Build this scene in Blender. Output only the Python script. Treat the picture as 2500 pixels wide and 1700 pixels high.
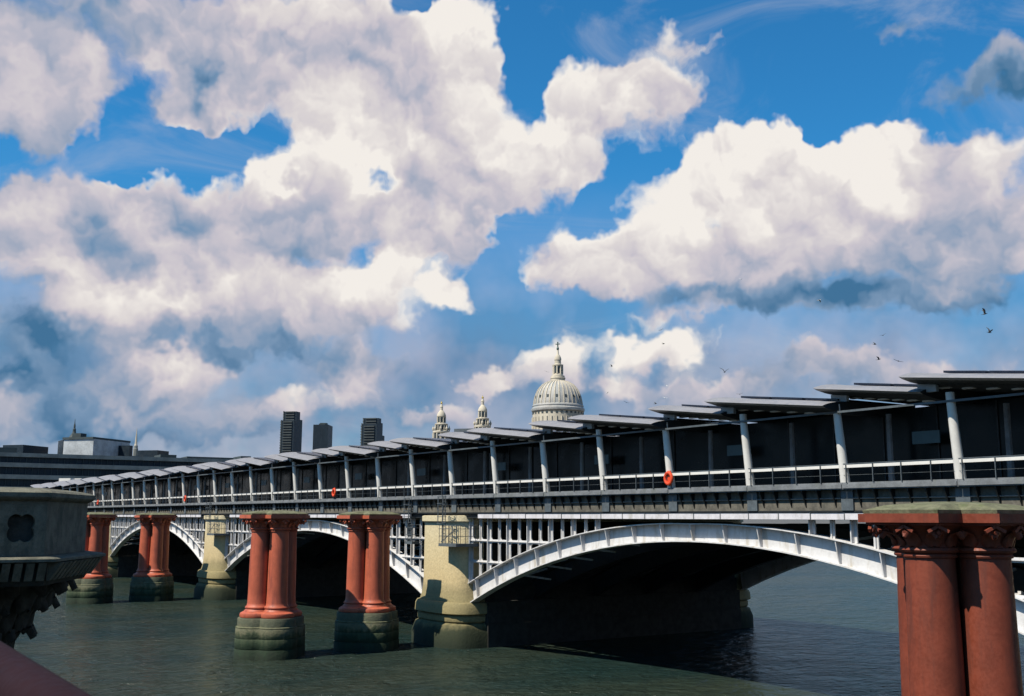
import bpy, math, random
from mathutils import Vector, Matrix
random.seed(7)
R_ = math.radians
scn = bpy.context.scene
for o in list(bpy.data.objects): bpy.data.objects.remove(o)
C = scn.collection

# ------------------------------------------------------------------ camera
# X runs along the railway bridge (+X south), Y points downstream (east), water is z = 0
EYE = 9.6
FPX, YAW, PITCH, ROLL = 2580.1, 0.5924, 0.1598, 0.004          # focal length in photo pixels (2500 wide)
FW = Vector((-math.cos(YAW)*math.cos(PITCH), math.sin(YAW)*math.cos(PITCH), math.sin(PITCH)))
R0 = Vector((math.sin(YAW), math.cos(YAW), 0)); U0 = R0.cross(FW)
RT = R0*math.cos(ROLL)+U0*math.sin(ROLL); UP = -R0*math.sin(ROLL)+U0*math.cos(ROLL)
cam = bpy.data.cameras.new('camera'); camo = bpy.data.objects.new('camera', cam); C.objects.link(camo)
cam.sensor_width = 36; cam.lens = FPX/2500*36; cam.clip_start = .05; cam.clip_end = 20000
camo.matrix_world = Matrix(((RT.x, UP.x, -FW.x, 0), (RT.y, UP.y, -FW.y, 0), (RT.z, UP.z, -FW.z, EYE), (0, 0, 0, 1)))
cam.dof.use_dof = True; cam.dof.focus_distance = 75; cam.dof.aperture_fstop = 6.5
scn.camera = camo
def ray(x, y): return FW + RT*((x-1250)/FPX) - UP*((y-850)/FPX)
def at_depth(x, y, dep):                       # photo pixel -> point at a depth along the axis
    p = ray(x, y)*dep; return Vector((p.x, p.y, p.z+EYE))

# ------------------------------------------------------------------ light
SUN_AZ, SUN_EL = R_(2.0), R_(55.0)             # azimuth measured from -Y towards -X
sd = Vector((-math.sin(SUN_AZ)*math.cos(SUN_EL), -math.cos(SUN_AZ)*math.cos(SUN_EL), math.sin(SUN_EL)))
sl = bpy.data.lights.new('sun', 'SUN'); sl.energy = 5.0; sl.angle = R_(.5); sl.color = (1, .93, .80)
so = bpy.data.objects.new('sun', sl); C.objects.link(so); so.location = (0, 0, 80)
so.rotation_euler = sd.to_track_quat('Z', 'Y').to_euler()
scn.view_settings.view_transform = 'Standard'; scn.view_settings.look = 'None'
scn.view_settings.exposure = .58; scn.view_settings.gamma = 1; scn.view_settings.use_curve_mapping = False

# ------------------------------------------------------------------ sky with cumulus
world = bpy.data.worlds.new('World'); scn.world = world; world.use_nodes = True
nt = world.node_tree; nt.nodes.clear(); N = nt.nodes; LK = nt.links
class S:                                        # tiny expression helper for shader sockets
    def __init__(s, sock): s.k = sock
    def _m(a, op, b=None, c=None, clamp=False):
        n = NT.nodes.new('ShaderNodeMath'); n.operation = op; n.use_clamp = clamp
        for i, v in enumerate((a, b, c)):
            if v is None: continue
            if isinstance(v, S): NT.links.new(v.k, n.inputs[i])
            else: n.inputs[i].default_value = v
        return S(n.outputs[0])
    def __add__(a, b): return a._m('ADD', b)
    def __sub__(a, b): return a._m('SUBTRACT', b)
    def __mul__(a, b): return a._m('MULTIPLY', b)
    def __truediv__(a, b): return a._m('DIVIDE', b)
NT = nt
def smooth(x, a, b, lo=0., hi=1.):
    n = NT.nodes.new('ShaderNodeMapRange'); n.interpolation_type = 'SMOOTHSTEP'; n.clamp = False
    NT.links.new(x.k, n.inputs[0])
    for i, v in enumerate((a, b, lo, hi)):
        if isinstance(v, S): NT.links.new(v.k, n.inputs[i+1])
        else: n.inputs[i+1].default_value = v
    return S(n.outputs[0])
def noise(vec, scale, detail=6, rough=.55, dist=0., color=False):
    n = NT.nodes.new('ShaderNodeTexNoise')
    if NT is nt and vec is not tc.outputs['Generated']: n.noise_dimensions = '2D'
    n.inputs['Scale'].default_value = scale
    n.inputs['Detail'].default_value = detail; n.inputs['Roughness'].default_value = rough; n.inputs['Distortion'].default_value = dist
    if vec is not None: NT.links.new(vec, n.inputs['Vector'])
    return n.outputs['Color'] if color else S(n.outputs['Fac'])
def vmath(op, a, b=None):
    n = NT.nodes.new('ShaderNodeVectorMath'); n.operation = op
    for i, v in enumerate((a, b)):
        if v is None: continue
        if isinstance(v, (tuple, list)): n.inputs[i].default_value = v
        elif op == 'SCALE' and i == 1:
            if isinstance(v, S): NT.links.new(v.k, n.inputs['Scale'])
            else: n.inputs['Scale'].default_value = v
        else: NT.links.new(v, n.inputs[i])
    return n
def comb(x, y, z):
    n = NT.nodes.new('ShaderNodeCombineXYZ')
    for i, v in enumerate((x, y, z)):
        if isinstance(v, S): NT.links.new(v.k, n.inputs[i])
        else: n.inputs[i].default_value = v
    return n.outputs[0]
def ramp(x, stops):
    n = NT.nodes.new('ShaderNodeValToRGB'); NT.links.new(x.k, n.inputs[0]); e = n.color_ramp.elements
    while len(e) > 1: e.remove(e[-1])
    e[0].position = stops[0][0]; e[0].color = (*stops[0][1], 1)
    for p, c in stops[1:]: k = e.new(p); k.color = (*c, 1)
    return n.outputs[0]
def mixc(f, a, b, mode='MIX'):
    n = NT.nodes.new('ShaderNodeMix'); n.data_type = 'RGBA'; n.blend_type = mode
    for s_, v in ((n.inputs[0], f), (n.inputs[6], a), (n.inputs[7], b)):
        if isinstance(v, S): NT.links.new(v.k, s_)
        elif isinstance(v, (int, float)): s_.default_value = v
        elif isinstance(v, (tuple, list)): s_.default_value = (*v, 1)
        else: NT.links.new(v, s_)
    return n.outputs[2]

sky = N.new('ShaderNodeTexSky'); sky.sky_type = 'NISHITA'; sky.sun_disc = False
sky.sun_elevation = SUN_EL; sky.sun_rotation = math.atan2(sd.x, sd.y); sky.air_density = 1.0; sky.dust_density = .25; sky.ozone_density = 2.5
SKY = .1
tc = N.new('ShaderNodeTexCoord'); sep = N.new('ShaderNodeSeparateXYZ'); LK.new(tc.outputs['Generated'], sep.inputs[0])
dx, dy, dz = (S(sep.outputs[i]) for i in range(3))
az = dy._m('ARCTAN2', dx); el = dz._m('ARCSINE')
P0 = comb(az, el, 0.0)
# billow the coordinates so that every bank of cloud has a cauliflower edge
wn = noise(P0, 7, 5, .58, 0, True)
wv = vmath('SCALE', vmath('SUBTRACT', wn, (.5, .5, .5)).outputs[0], .072).outputs[0]
wn2 = noise(P0, 26, 3, .6, 0, True)
wv2 = vmath('SCALE', vmath('SUBTRACT', wn2, (.5, .5, .5)).outputs[0], .036).outputs[0]
Pw = vmath('ADD', vmath('ADD', P0, wv).outputs[0], wv2).outputs[0]
# banks of cloud: photo pixel (2324 wide) -> direction; x, y, half width, half height, tone, weight
CL = [(500,130,160,110,.66,1),(700,90,240,130,.72,1),(920,190,210,170,.76,1),(1022,45,42,55,1,1),(1110,120,60,80,.92,.9),(850,300,190,80,.9,1),(760,360,120,55,.96,.9),(640,400,90,40,.85,.8),(430,230,80,45,.75,.9),
 (430,40,230,80,.5,.7),(90,170,110,75,.58,1),(110,290,110,55,.52,.9),(60,220,110,90,.5,.8),(120,40,240,70,.3,.5),
 (1020,400,170,90,.80,.9),(1080,500,60,90,.7,.7),(1170,350,130,100,.86,1),(1290,240,70,55,.86,1),(1430,200,125,65,.93,1),(1540,220,65,50,.92,1),(1400,270,120,60,.86,.9),(1290,380,120,60,.82,.9),
 (90,440,110,55,.74,1),(270,410,95,45,.9,1),(180,510,210,70,.64,1),(480,480,220,70,.66,1),(760,480,200,55,.68,.95),(980,550,130,45,.62,.8),(300,590,240,50,.56,.9),(600,545,240,42,.58,.8),
 (440,620,120,65,1,1),(330,680,110,50,.95,.9),(620,640,170,52,.98,1),(840,650,150,52,1,1),(920,600,45,42,1,1),(1030,650,62,48,.98,1),(240,725,75,36,.95,1),(560,710,330,45,.72,1),
 (600,785,420,48,.28,.72),(130,660,100,30,.62,.7),(400,850,80,32,.88,.9),(60,580,150,90,.46,.7),(100,800,240,80,.2,.7),(250,900,300,60,.26,.7),(800,850,105,45,.66,.8),
 (300,975,420,45,.32,.75),(760,920,180,48,.62,.75),(60,950,200,60,.16,.6),
 (1650,340,90,60,1,1),(1800,340,100,70,1,1),(1545,420,90,75,1,1),(1750,460,210,100,.98,1),(1430,560,160,60,.97,1),(1310,590,90,45,.93,1),(1700,590,340,65,.85,1),
 (2030,330,90,50,.98,1),(2180,340,140,60,.93,1),(2000,460,160,90,.84,1),(2200,470,150,80,.5,1),(2150,580,210,70,.42,1),(2280,595,60,32,.82,.9),(1380,650,130,32,.8,.8),
 (1750,685,340,32,.24,.85),(2120,695,270,40,.12,.9),(2280,185,140,55,.36,.8),(2330,110,70,50,.36,.6),(2060,45,75,40,.4,.4),(1560,110,130,30,.5,.32),
 (1240,830,75,48,.97,1),(1400,795,135,46,1,1),(1530,800,65,40,1,1),(1110,865,62,36,.96,1),(1420,880,230,42,.7,.85),(980,945,115,32,.86,.8),(1620,905,170,36,.66,.7),
 (1900,865,240,44,.5,.6),(2180,850,210,44,.42,.55),(1500,735,190,20,.6,.5),
 # gaps of clear sky
 (410,315,130,48,0,-.9),(300,345,100,36,0,-.8),(570,275,70,26,0,-.6),(1150,640,36,90,0,-.7),(850,420,45,32,0,-.55),(650,415,40,20,0,-.5),(1205,215,34,60,0,-.7),(1470,380,60,30,0,-.6),(1370,470,60,36,0,-.7),(1190,90,60,90,0,-.6),(960,20,40,30,0,-.5),(1880,310,45,30,0,-.6),(1150,520,40,60,0,-.5),(900,780,140,30,0,-.35),(250,330,60,30,0,-.5)]
Dsum = None; Tsum = None
for x, y, rx, ry, t, w in CL:
    x, y, rx, ry = (v*2500/2324 for v in (x, y, rx, ry))
    d = ray(x, y).normalized(); a0 = math.atan2(d.y, d.x); e0 = math.asin(d.z)
    ra = rx/FPX/math.cos(e0)*1.1; re = ry/FPX*1.1
    qn = NT.nodes.new('ShaderNodeVectorMath'); qn.operation = 'MULTIPLY_ADD'; LK.new(Pw, qn.inputs[0])
    qn.inputs[1].default_value = (1/ra, 1/re, 0); qn.inputs[2].default_value = (-a0/ra, -e0/re, 0); q = qn.outputs[0]
    pw = NT.nodes.new('ShaderNodeMath'); pw.operation = 'POWER'; pw.inputs[0].default_value = .24
    LK.new(vmath('DOT_PRODUCT', q, q).outputs['Value'], pw.inputs[1])
    k_ = 0 if w < 0 else .22 if t > .6 else .07
    # weight, weighted tone at elevation 0, weighted rise of the tone towards the top of the bank
    gv = vmath('SCALE', (w, w*(t-k_*e0/re), w*k_/re), S(pw.outputs[0])).outputs[0]
    Dsum = gv if Dsum is None else vmath('ADD', Dsum, gv).outputs[0]
sq = NT.nodes.new('ShaderNodeSeparateXYZ'); LK.new(Dsum, sq.inputs[0]); Dsum = S(sq.outputs[0]); Tsum = S(sq.outputs[1]) + S(sq.outputs[2])*el
fb = noise(Pw, 9, 6, .58)
rl = noise(Pw, 8, 4, .5); rl2 = noise(vmath('ADD', Pw, (-.004, .02, 0)).outputs[0], 8, 4, .5)
vo = N.new('ShaderNodeTexVoronoi'); vo.voronoi_dimensions = '2D'; vo.feature = 'SMOOTH_F1'; vo.inputs['Scale'].default_value = 20; vo.inputs['Smoothness'].default_value = .35; LK.new(Pw, vo.inputs['Vector'])
vor = S(vo.outputs['Distance'])
field = Dsum + (fb-.5)*1.1 - (vor-.4)*.55
alpha = smooth(field, .3, noise(P0, 5, 3, .5)*.7+.38)
tone = Tsum/(Dsum._m('MAXIMUM', .05)) + (rl-rl2)*1.6 + (rl-.5)*.38 - (vor-.4)*.32 - .03
TONES = [(0, (.06, .19, .36)), (.25, (.22, .35, .53)), (.45, (.45, .49, .61)), (.65, (.70, .65, .71)), (.82, (.86, .80, .79)), (1, (1.08, 1.02, .95))]
hs = N.new('ShaderNodeHueSaturation'); hs.inputs['Saturation'].default_value = 1.1
LK.new(sky.outputs[0], hs.inputs['Color'])
skyt = vmath('MULTIPLY', hs.outputs[0], (.36, 1.30, 1.66)).outputs[0]      # the film's saturated blue
veil = smooth(el, .34, .09)*(noise(P0, 6, 5, .6)*.9+.45)
vcol = vmath('SCALE', ramp(noise(P0, 9, 4, .55), [(.35, (.16, .28, .47)), (.65, (.46, .47, .60))]), 1/SKY).outputs[0]
skyv = mixc(veil._m('MINIMUM', .9), skyt, vcol)
wis = smooth(noise(vmath('MULTIPLY', P0, (1, 2.2, 1)).outputs[0], 4.5, 6, .6, .6), .5, .78)*.4
skyw = mixc(wis, skyv, vmath('SCALE', (.55, .60, .72), 1/SKY).outputs[0])
skyc = mixc(alpha*.97, skyw, vmath('SCALE', ramp(tone, TONES), 1/SKY).outputs[0])
bg = N.new('ShaderNodeBackground'); bg.inputs['Strength'].default_value = .057; LK.new(skyc, bg.inputs[0])
# beyond the picture: the same blue with scattered cumulus of the same tones
fn = noise(tc.outputs['Generated'], 2.6, 5, .58)
skyo = mixc(smooth(fn, .57, .69), skyv, vmath('SCALE', ramp(fn*2.2-.5, TONES), 1/SKY).outputs[0])
bg2 = N.new('ShaderNodeBackground'); bg2.inputs['Strength'].default_value = .057; LK.new(skyo, bg2.inputs[0])
inview = smooth(S(vmath('DOT_PRODUCT', tc.outputs['Generated'], tuple(FW)).outputs['Value']), .79, .845)
mx = N.new('ShaderNodeMixShader'); LK.new(inview.k, mx.inputs[0]); LK.new(bg2.outputs[0], mx.inputs[1]); LK.new(bg.outputs[0], mx.inputs[2])
wo = N.new('ShaderNodeOutputWorld'); LK.new(mx.outputs[0], wo.inputs[0])
world.cycles.sampling_method = 'NONE'
scn.cycles.max_bounces = 4; scn.cycles.diffuse_bounces = 1; scn.cycles.glossy_bounces = 2

# ------------------------------------------------------------------ materials
MT = {}
def mat(name, col, rough=.6, metal=0., var=.25, scale=3., bump=0., bscale=30., spec=.5, stain=None, st_scale=1.2, st_z=.35):
    global NT
    m = bpy.data.materials.new(name); m.use_nodes = True; NT = m.node_tree
    b = NT.nodes['Principled BSDF']; b.inputs['Roughness'].default_value = rough; b.inputs['Metallic'].default_value = metal
    b.inputs['Specular IOR Level'].default_value = spec
    g = NT.nodes.new('ShaderNodeNewGeometry').outputs['Position']
    n1 = noise(g, scale, 6, .6); n2 = noise(g, scale*7, 4, .6)
    f = smooth(n1*.65+n2*.35, .35, .65)
    lo = tuple(c*(1-var) for c in col); hi = tuple(min(1, c*(1+var*.6)) for c in col)
    c = mixc(f, lo, hi)
    if stain:
        s_ = vmath('MULTIPLY', g, (1, 1, st_z)).outputs[0]
        c = mixc(smooth(noise(s_, st_scale, 7, .65), .5, .68)*.8, c, stain)
    NT.links.new(c, b.inputs['Base Color'])
    NT.links.new(smooth(n2, .3, .7, max(rough-.12, .05), min(rough+.12, 1)).k, b.inputs['Roughness'])
    if bump:
        bn = NT.nodes.new('ShaderNodeBump'); bn.inputs['Strength'].default_value = bump; bn.inputs['Distance'].default_value = .03
        NT.links.new(noise(g, bscale, 5, .6).k, bn.inputs['Height']); NT.links.new(bn.outputs[0], b.inputs['Normal'])
    MT[name] = m; return m
def zmat(name, stops, z0, z1, wob, scale, rough=.85, bump=.6):   # stone coloured by height, with tide stains low down
    global NT
    m = bpy.data.materials.new(name); m.use_nodes = True; NT = m.node_tree
    b = NT.nodes['Principled BSDF']; g = NT.nodes.new('ShaderNodeNewGeometry').outputs['Position']
    sp = NT.nodes.new('ShaderNodeSeparateXYZ'); NT.links.new(g, sp.inputs[0])
    n1 = noise(g, scale, 7, .65); n2 = noise(vmath('MULTIPLY', g, (1, 1, .25)).outputs[0], scale*2.5, 5, .6)
    h = (S(sp.outputs[2])-z0)/(z1-z0) + (n1-.5)*wob + (n2-.5)*wob*.8
    c = ramp(h, stops)
    c = mixc(smooth(noise(g, 6, 5, .7), .3, .75)*.45, c, mixc(.6, c, (.02, .02, .015)))
    NT.links.new(c, b.inputs['Base Color']); b.inputs['Roughness'].default_value = rough; b.inputs['Specular IOR Level'].default_value = .3
    bn = NT.nodes.new('ShaderNodeBump'); bn.inputs['Strength'].default_value = bump; bn.inputs['Distance'].default_value = .06
    NT.links.new((noise(g, 7, 6, .65)+n2*.5).k, bn.inputs['Height']); NT.links.new(bn.outputs[0], b.inputs['Normal'])
    MT[name] = m; return m
mat('white_paint', (.56, .55, .545), .45, 0, .12, .9, .1, 12, .4, (.38, .34, .28), 1.9, .2)
mat('white_steel', (.62, .60, .56), .4, 0, .08, 1.5)
mat('cornice_paint', (.55, .53, .55), .5, 0, .14, 2, 0, 30, .4, (.38, .36, .34), 2.)
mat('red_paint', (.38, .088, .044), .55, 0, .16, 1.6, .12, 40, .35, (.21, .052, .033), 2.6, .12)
mat('red_dimmed', (.165, .036, .018), .6, 0, .2, 1.6, .12, 40, .3, (.10, .028, .018), 2.6, .12)  # darker red with the near pillar's shade and lens vignetting put into it
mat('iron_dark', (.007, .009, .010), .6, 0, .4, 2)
mat('iron_grey', (.08, .095, .105), .5, 0, .3, 2)
mat('girder', (.115, .105, .085), .8, 0, .4, 1.5, .2, 20, .3, (.06, .06, .05), 2.)
mat('concrete', (.155, .165, .175), .8, 0, .3, 2, .3, 25, .3, (.13, .14, .13), 2.5)
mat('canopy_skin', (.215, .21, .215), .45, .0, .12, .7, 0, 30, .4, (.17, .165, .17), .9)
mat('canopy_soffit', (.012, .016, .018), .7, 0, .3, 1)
mat('solar', (.010, .012, .022), .3, 0, .2, 3)
mat('glass_wall', (.004, .007, .008), .28, 0, .3, .06, 0, 30, .16)
mat('sign_face', (.035, .075, .09), .5, 0, .1, 2)
mat('floor', (.10, .10, .10), .8, 0, .3, 1)
mat('buoy', (.62, .06, .015), .45, 0, .12, 8)
mat('moss_stone', (.12, .12, .07), .9, 0, .4, 3, .5, 12, .3, (.07, .085, .035), 1.8)
mat('pulpit_stone', (.125, .12, .09), .9, 0, .35, 4, .6, 20, .25, (.055, .06, .045), 3.)
mat('dark_stone', (.035, .037, .032), .9, 0, .45, 4, .6, 20, .25, (.035, .04, .035), 3.)
mat('portland', (.48, .43, .34), .85, 0, .2, .12, 0, 30, .3, (.30, .27, .22), .08)
mat('lead', (.32, .31, .29), .6, 0, .25, .15, 0, 30, .4, (.25, .27, .27), .1)
mat('gilt', (.7, .48, .12), .35, .8, .2, 1)
mat('bronze', (.05, .09, .08), .5, 0, .2, 1)
mat('tower_concrete', (.045, .055, .056), .85, 0, .3, .1)
mat('tower_glass', (.012, .022, .032), .5, 0, .3, .2, 0, 30, .3)
mat('slab_dark', (.010, .019, .028), .5, 0, .25, .15, 0, 30, .3)
mat('band_concrete', (.2, .21, .19), .85, 0, .3, .2)
mat('pale_cladding', (.36, .38, .39), .7, 0, .3, .3)
mat('roof_dark', (.03, .045, .05), .8, 0, .3, .3)
mat('flank_shade', (.035, .034, .030), .9, 0, .35, 2, .5, 8, .2)  # near-black stand-in for the deck's shade on the pier flanks
mat('ground', (.08, .08, .075), .9, 0, .3, .05)
mat('quay', (.12, .115, .10), .9, 0, .4, .4, .4, 3)
mat('gull_white', (.55, .55, .52), .8, 0, .1, 3)
mat('gull_dark', (.05, .055, .06), .8, 0, .2, 3)
mat('handrail', (.016, .006, .008), .75, 0, .2, 4, 0, 30, .08)  # near rail's red darkened to stand in for shade falling on it
mat('asphalt', (.06, .06, .06), .9, 0, .3, 4)
zmat('pier_stone', [(0, (.012, .02, .010)), (.12, (.03, .037, .018)), (.2, (.27, .22, .105)), (.36, (.24, .20, .10)), (.42, (.28, .23, .12)), (.5, (.50, .395, .215)), (.75, (.55, .455, .27)), (1, (.56, .485, .32))], .2, 9.6, .10, .7)  # green tide stain at the foot, darker grey-brown band above, cream higher
zmat('plinth_stone', [(0, (.010, .018, .009)), (.3, (.014, .030, .013)), (.52, (.045, .06, .03)), (.66, (.125, .12, .07)), (.85, (.08, .088, .055)), (1, (.11, .108, .068))], 0, 2.8, .62, 1.3)
# river
m = bpy.data.materials.new('river_water'); m.use_nodes = True; NT = m.node_tree; MT['water'] = m
b = NT.nodes['Principled BSDF']; g = NT.nodes.new('ShaderNodeNewGeometry').outputs['Position']
c = mixc(smooth(noise(vmath('MULTIPLY', g, (.6, .25, 1)).outputs[0], .12, 5, .6), .35, .65), (.012, .026, .024), (.026, .035, .025))
NT.links.new(c, b.inputs['Base Color']); b.inputs['Roughness'].default_value = .16; b.inputs['IOR'].default_value = 1.33; b.inputs['Specular IOR Level'].default_value = .19
gw = vmath('MULTIPLY', g, (1, .62, 1)).outputs[0]
h = noise(gw, .28, 4, .55, .6)*1.3 + noise(gw, 1.1, 4, .6, 1.)*.8 + noise(gw, 4., 3, .6)*.16
bn = NT.nodes.new('ShaderNodeBump'); bn.inputs['Strength'].default_value = 1; bn.inputs['Distance'].default_value = .75
NT.links.new(h.k, bn.inputs['Height']); NT.links.new(bn.outputs[0], b.inputs['Normal'])

# ------------------------------------------------------------------ mesh helpers
class MB:
    def __init__(s): s.v = []; s.f = []
    def add(s, vs, fs):
        o = len(s.v); s.v += [tuple(v) for v in vs]; s.f += [tuple(i+o for i in f) for f in fs]; return s
    def box(s, x0, x1, y0, y1, z0, z1):
        return s.add([(x, y, z) for z in (z0, z1) for x, y in ((x0, y0), (x1, y0), (x1, y1), (x0, y1))],
                     [(3, 2, 1, 0), (4, 5, 6, 7), (0, 1, 5, 4), (1, 2, 6, 5), (2, 3, 7, 6), (3, 0, 4, 7)])
    def bar(s, p, q, w, h=None, up=(0, 0, 1)):
        p = Vector(p); q = Vector(q); d = (q-p).normalized(); h = h or w; u = Vector(up)
        if abs(d.dot(u)) > .95: u = Vector((0, 1, 0))
        a = d.cross(u).normalized()*w/2; b_ = a.cross(d).normalized()*h/2
        return s.add([p-a-b_, p+a-b_, p+a+b_, p-a+b_, q-a-b_, q+a-b_, q+a+b_, q-a+b_],
                     [(0, 1, 2, 3), (7, 6, 5, 4), (4, 5, 1, 0), (5, 6, 2, 1), (6, 7, 3, 2), (7, 4, 0, 3)])
    def tube(s, p, q, r0, r1=None, n=10):
        p = Vector(p); q = Vector(q); r1 = r0 if r1 is None else r1; d = (q-p).normalized()
        u = Vector((0, 0, 1)) if abs(d.z) < .9 else Vector((1, 0, 0)); a = d.cross(u).normalized(); b_ = d.cross(a)
        vs = []
        for c_, r in ((p, r0), (q, r1)):
            vs += [c_+a*(r*math.cos(2*math.pi*i/n))+b_*(r*math.sin(2*math.pi*i/n)) for i in range(n)]
        fs = [(i, n+i, n+(i+1) % n, (i+1) % n) for i in range(n)] + [tuple(range(n)), tuple(range(2*n-1, n-1, -1))]
        return s.add(vs, fs)
    def loft(s, rings, cap=True):                # rings: equal-length lists of points, counter-clockwise seen from above, going up
        n = len(rings[0]); vs = [v for r in rings for v in r]; fs = []
        for k in range(len(rings)-1):
            for i in range(n): j = (i+1) % n; fs.append((k*n+i, k*n+j, (k+1)*n+j, (k+1)*n+i))
        if cap: fs += [tuple(range(n-1, -1, -1)), tuple((len(rings)-1)*n+i for i in range(n))]
        return s.add(vs, fs)
    def lathe(s, prof, n=24, c=(0, 0, 0)):
        return s.loft([[(c[0]+r*math.cos(2*math.pi*i/n), c[1]+r*math.sin(2*math.pi*i/n), c[2]+z) for i in range(n)] for r, z in prof])
    def prism(s, poly, z0, z1): return s.loft([[(x, y, z0) for x, y in poly], [(x, y, z1) for x, y in poly]])
    def mesh(s, name):
        me = bpy.data.meshes.new(name); me.from_pydata(s.v, [], s.f); me.update(); return me
    def build(s, name, m, parent=None, smooth_=False, loc=None, kind=None):
        me = s.mesh(name); me.materials.append(MT[m])
        if smooth_:
            me.polygons.foreach_set('use_smooth', [True]*len(me.polygons)); me.set_sharp_from_angle(angle=R_(smooth_ if smooth_ is not True else 40))
        return put(name, me, parent, loc, kind)
def put(name, me, parent=None, loc=None, kind=None):
    o = bpy.data.objects.new(name, me); C.objects.link(o)
    if parent is not None: o.parent = parent
    if loc is not None: o.location = loc
    if kind: o['kind'] = kind
    return o
def tag(o, label, cat, group=None):
    o['label'] = label; o['category'] = cat
    if group: o['group'] = group
    return o
def thing(name, loc, label, cat, group=None):
    o = bpy.data.objects.new(name, None); C.objects.link(o); o.location = loc; o.empty_display_size = .3
    return tag(o, label, cat, group)
def copy_tree(o, parent=None):
    c_ = o.copy(); C.objects.link(c_)
    if parent is not None: c_.parent = parent
    for ch in list(o.children): copy_tree(ch, c_)
    return c_

# ------------------------------------------------------------------ setting
o = MB().add([(-246, -900, 0), (5000, -900, 0), (5000, 6000, 0), (-246, 6000, 0)], [(0, 1, 2, 3)]).build('river', 'water'); o['kind'] = 'structure'
o = MB().add([(-9000, -3000, 4.6), (-247, -3000, 4.6), (-247, 9000, 4.6), (-9000, 9000, 4.6)], [(0, 1, 2, 3)]).build('ground', 'ground'); o['kind'] = 'structure'
ew = MB().box(-248, -246, -300, 700, -2, 5.6).build('embankment_wall', 'quay'); tag(ew, 'long stone river wall along the far bank beyond the bridge', 'wall')

# ------------------------------------------------------------------ railway bridge
PX = [-18.0, -72.9, -127.8, -182.7]; PITCHP = 54.9
YA, YB = 43.2, 72.0                       # near and far arch faces
COLS = [-182.73+6.2*i for i in range(-5, 28)]
XL, XR = -240.0, 12.0
bridge = thing('railway_bridge', (-73.4, 43.5, 0), 'long railway bridge of pale steel arches on cream stone piers crossing the river', 'bridge')
BO = Vector((-73.4, 43.5, 0))
def bb(mb, name, m, parent=None, **k):      # build in world coordinates under the bridge
    o = mb.build(name, m, parent or bridge, **k)
    if parent is None: o.location = -BO
    return o
def plan(cx, a, d, z, n=14, y0=YA+.3, y1=YB-.3):  # pier plan: long flanks, rounded noses
    pts = []
    for i in range(n+1):
        t = math.pi+math.pi*i/n; e = 2.6
        ct, st = math.cos(t), math.sin(t)
        pts.append((cx+a*math.copysign(abs(ct)**(2/e), ct), y0+d*math.copysign(abs(st)**(2/e), st), z))
    for i in range(n+1):
        t = math.pi*i/n; e = 2.6
        ct, st = math.cos(t), math.sin(t)
        pts.append((cx+a*math.copysign(abs(ct)**(2/e), ct), y1+d*math.copysign(abs(st)**(2/e), st), z))
    return pts
pier_prof = [(3.55, 1.75, -6.25), (3.42, 1.62, -5.85), (3.34, 1.52, -5.3)]
pier_prof.append((3.3, 1.48, -4.6))
pier_prof.append((3.3, 1.45, -.35))
for cx in PX:
    p = bb(MB().loft([plan(cx, a, d, EYE+z) for a, d, z in pier_prof]), 'pier', 'pier_stone', smooth_=35)
    body = [(-3.36, YA+1.1), (3.36, YA+1.1), (3.36, YB-.9), (-3.36, YB-.9)]
    bb(MB().prism([(cx+x, y) for x, y in body], EYE-5.2, EYE-.1).prism([(cx+x*1.07, y) for x, y in body], EYE-6.24, EYE-5.2).prism([(cx+x*1.175, y) for x, y in body], EYE-7.9, EYE-6.24).prism([(cx+x*1.2, y) for x, y in body], EYE-10.6, EYE-7.9), 'pier_shade_body', 'flank_shade', p)  # added dark casing: shade under the deck put into the flank colour
    for nm, prof in (('pier_cap', ((3.36, 1.52, -.35), (3.36, 1.52, -.27), (3.5, 1.68, -.24), (3.5, 1.68, .16), (3.36, 1.5, .2))),
                     ('pier_skirt', ((3.62, 1.95, -7.22), (3.86, 2.2, -7.12), (3.84, 2.15, -6.55), (3.72, 2.0, -6.32), (3.5, 1.7, -6.25))),
                     ('pier_moulding', ((3.5, 1.9, -7.8), (3.6, 2.0, -7.7), (3.62, 2.02, -7.35), (3.5, 1.85, -7.22))),
                     ('pier_footing', ((4.0, 2.5, -10.6), (3.95, 2.45, -8.6), (3.7, 2.2, -7.95), (3.4, 1.9, -7.8)))):
        bb(MB().loft([plan(cx, a, d, EYE+z) for a, d, z in prof]), nm, 'pier_stone', p, smooth_=35)

def zb(x, xm): return EYE-1.27-.0087*(x-xm)**2
def zt(x, xm): return zb(x, xm)+1.0+.5*min(1, abs(x-xm)/24)
def arch_pts(xm, n=36, h=24.2): return [xm-h+2*h*i/n for i in range(n+1)]
def strip(mb, xs, xm, f0, f1, y0, y1):     # curved box between heights f0, f1
    for a, b2 in zip(xs[:-1], xs[1:]):
        mb.add([(a, y0, f0(a, xm)), (b2, y0, f0(b2, xm)), (b2, y1, f0(b2, xm)), (a, y1, f0(a, xm)),
                (a, y0, f1(a, xm)), (b2, y0, f1(b2, xm)), (b2, y1, f1(b2, xm)), (a, y1, f1(a, xm))],
               [(0, 3, 2, 1), (4, 5, 6, 7), (0, 1, 5, 4), (2, 3, 7, 6)])
    return mb
def box_mesh(name, m, *dims):
    mb = MB().box(*dims); me = mb.mesh(name); me.materials.append(MT[m]); return me
spans = [PX[0]+PITCHP/2]+[p-PITCHP/2 for p in PX]
clipm = box_mesh('cornice_clip', 'white_steel', -.28, .28, -.03, .03, -.03, .03)
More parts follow.
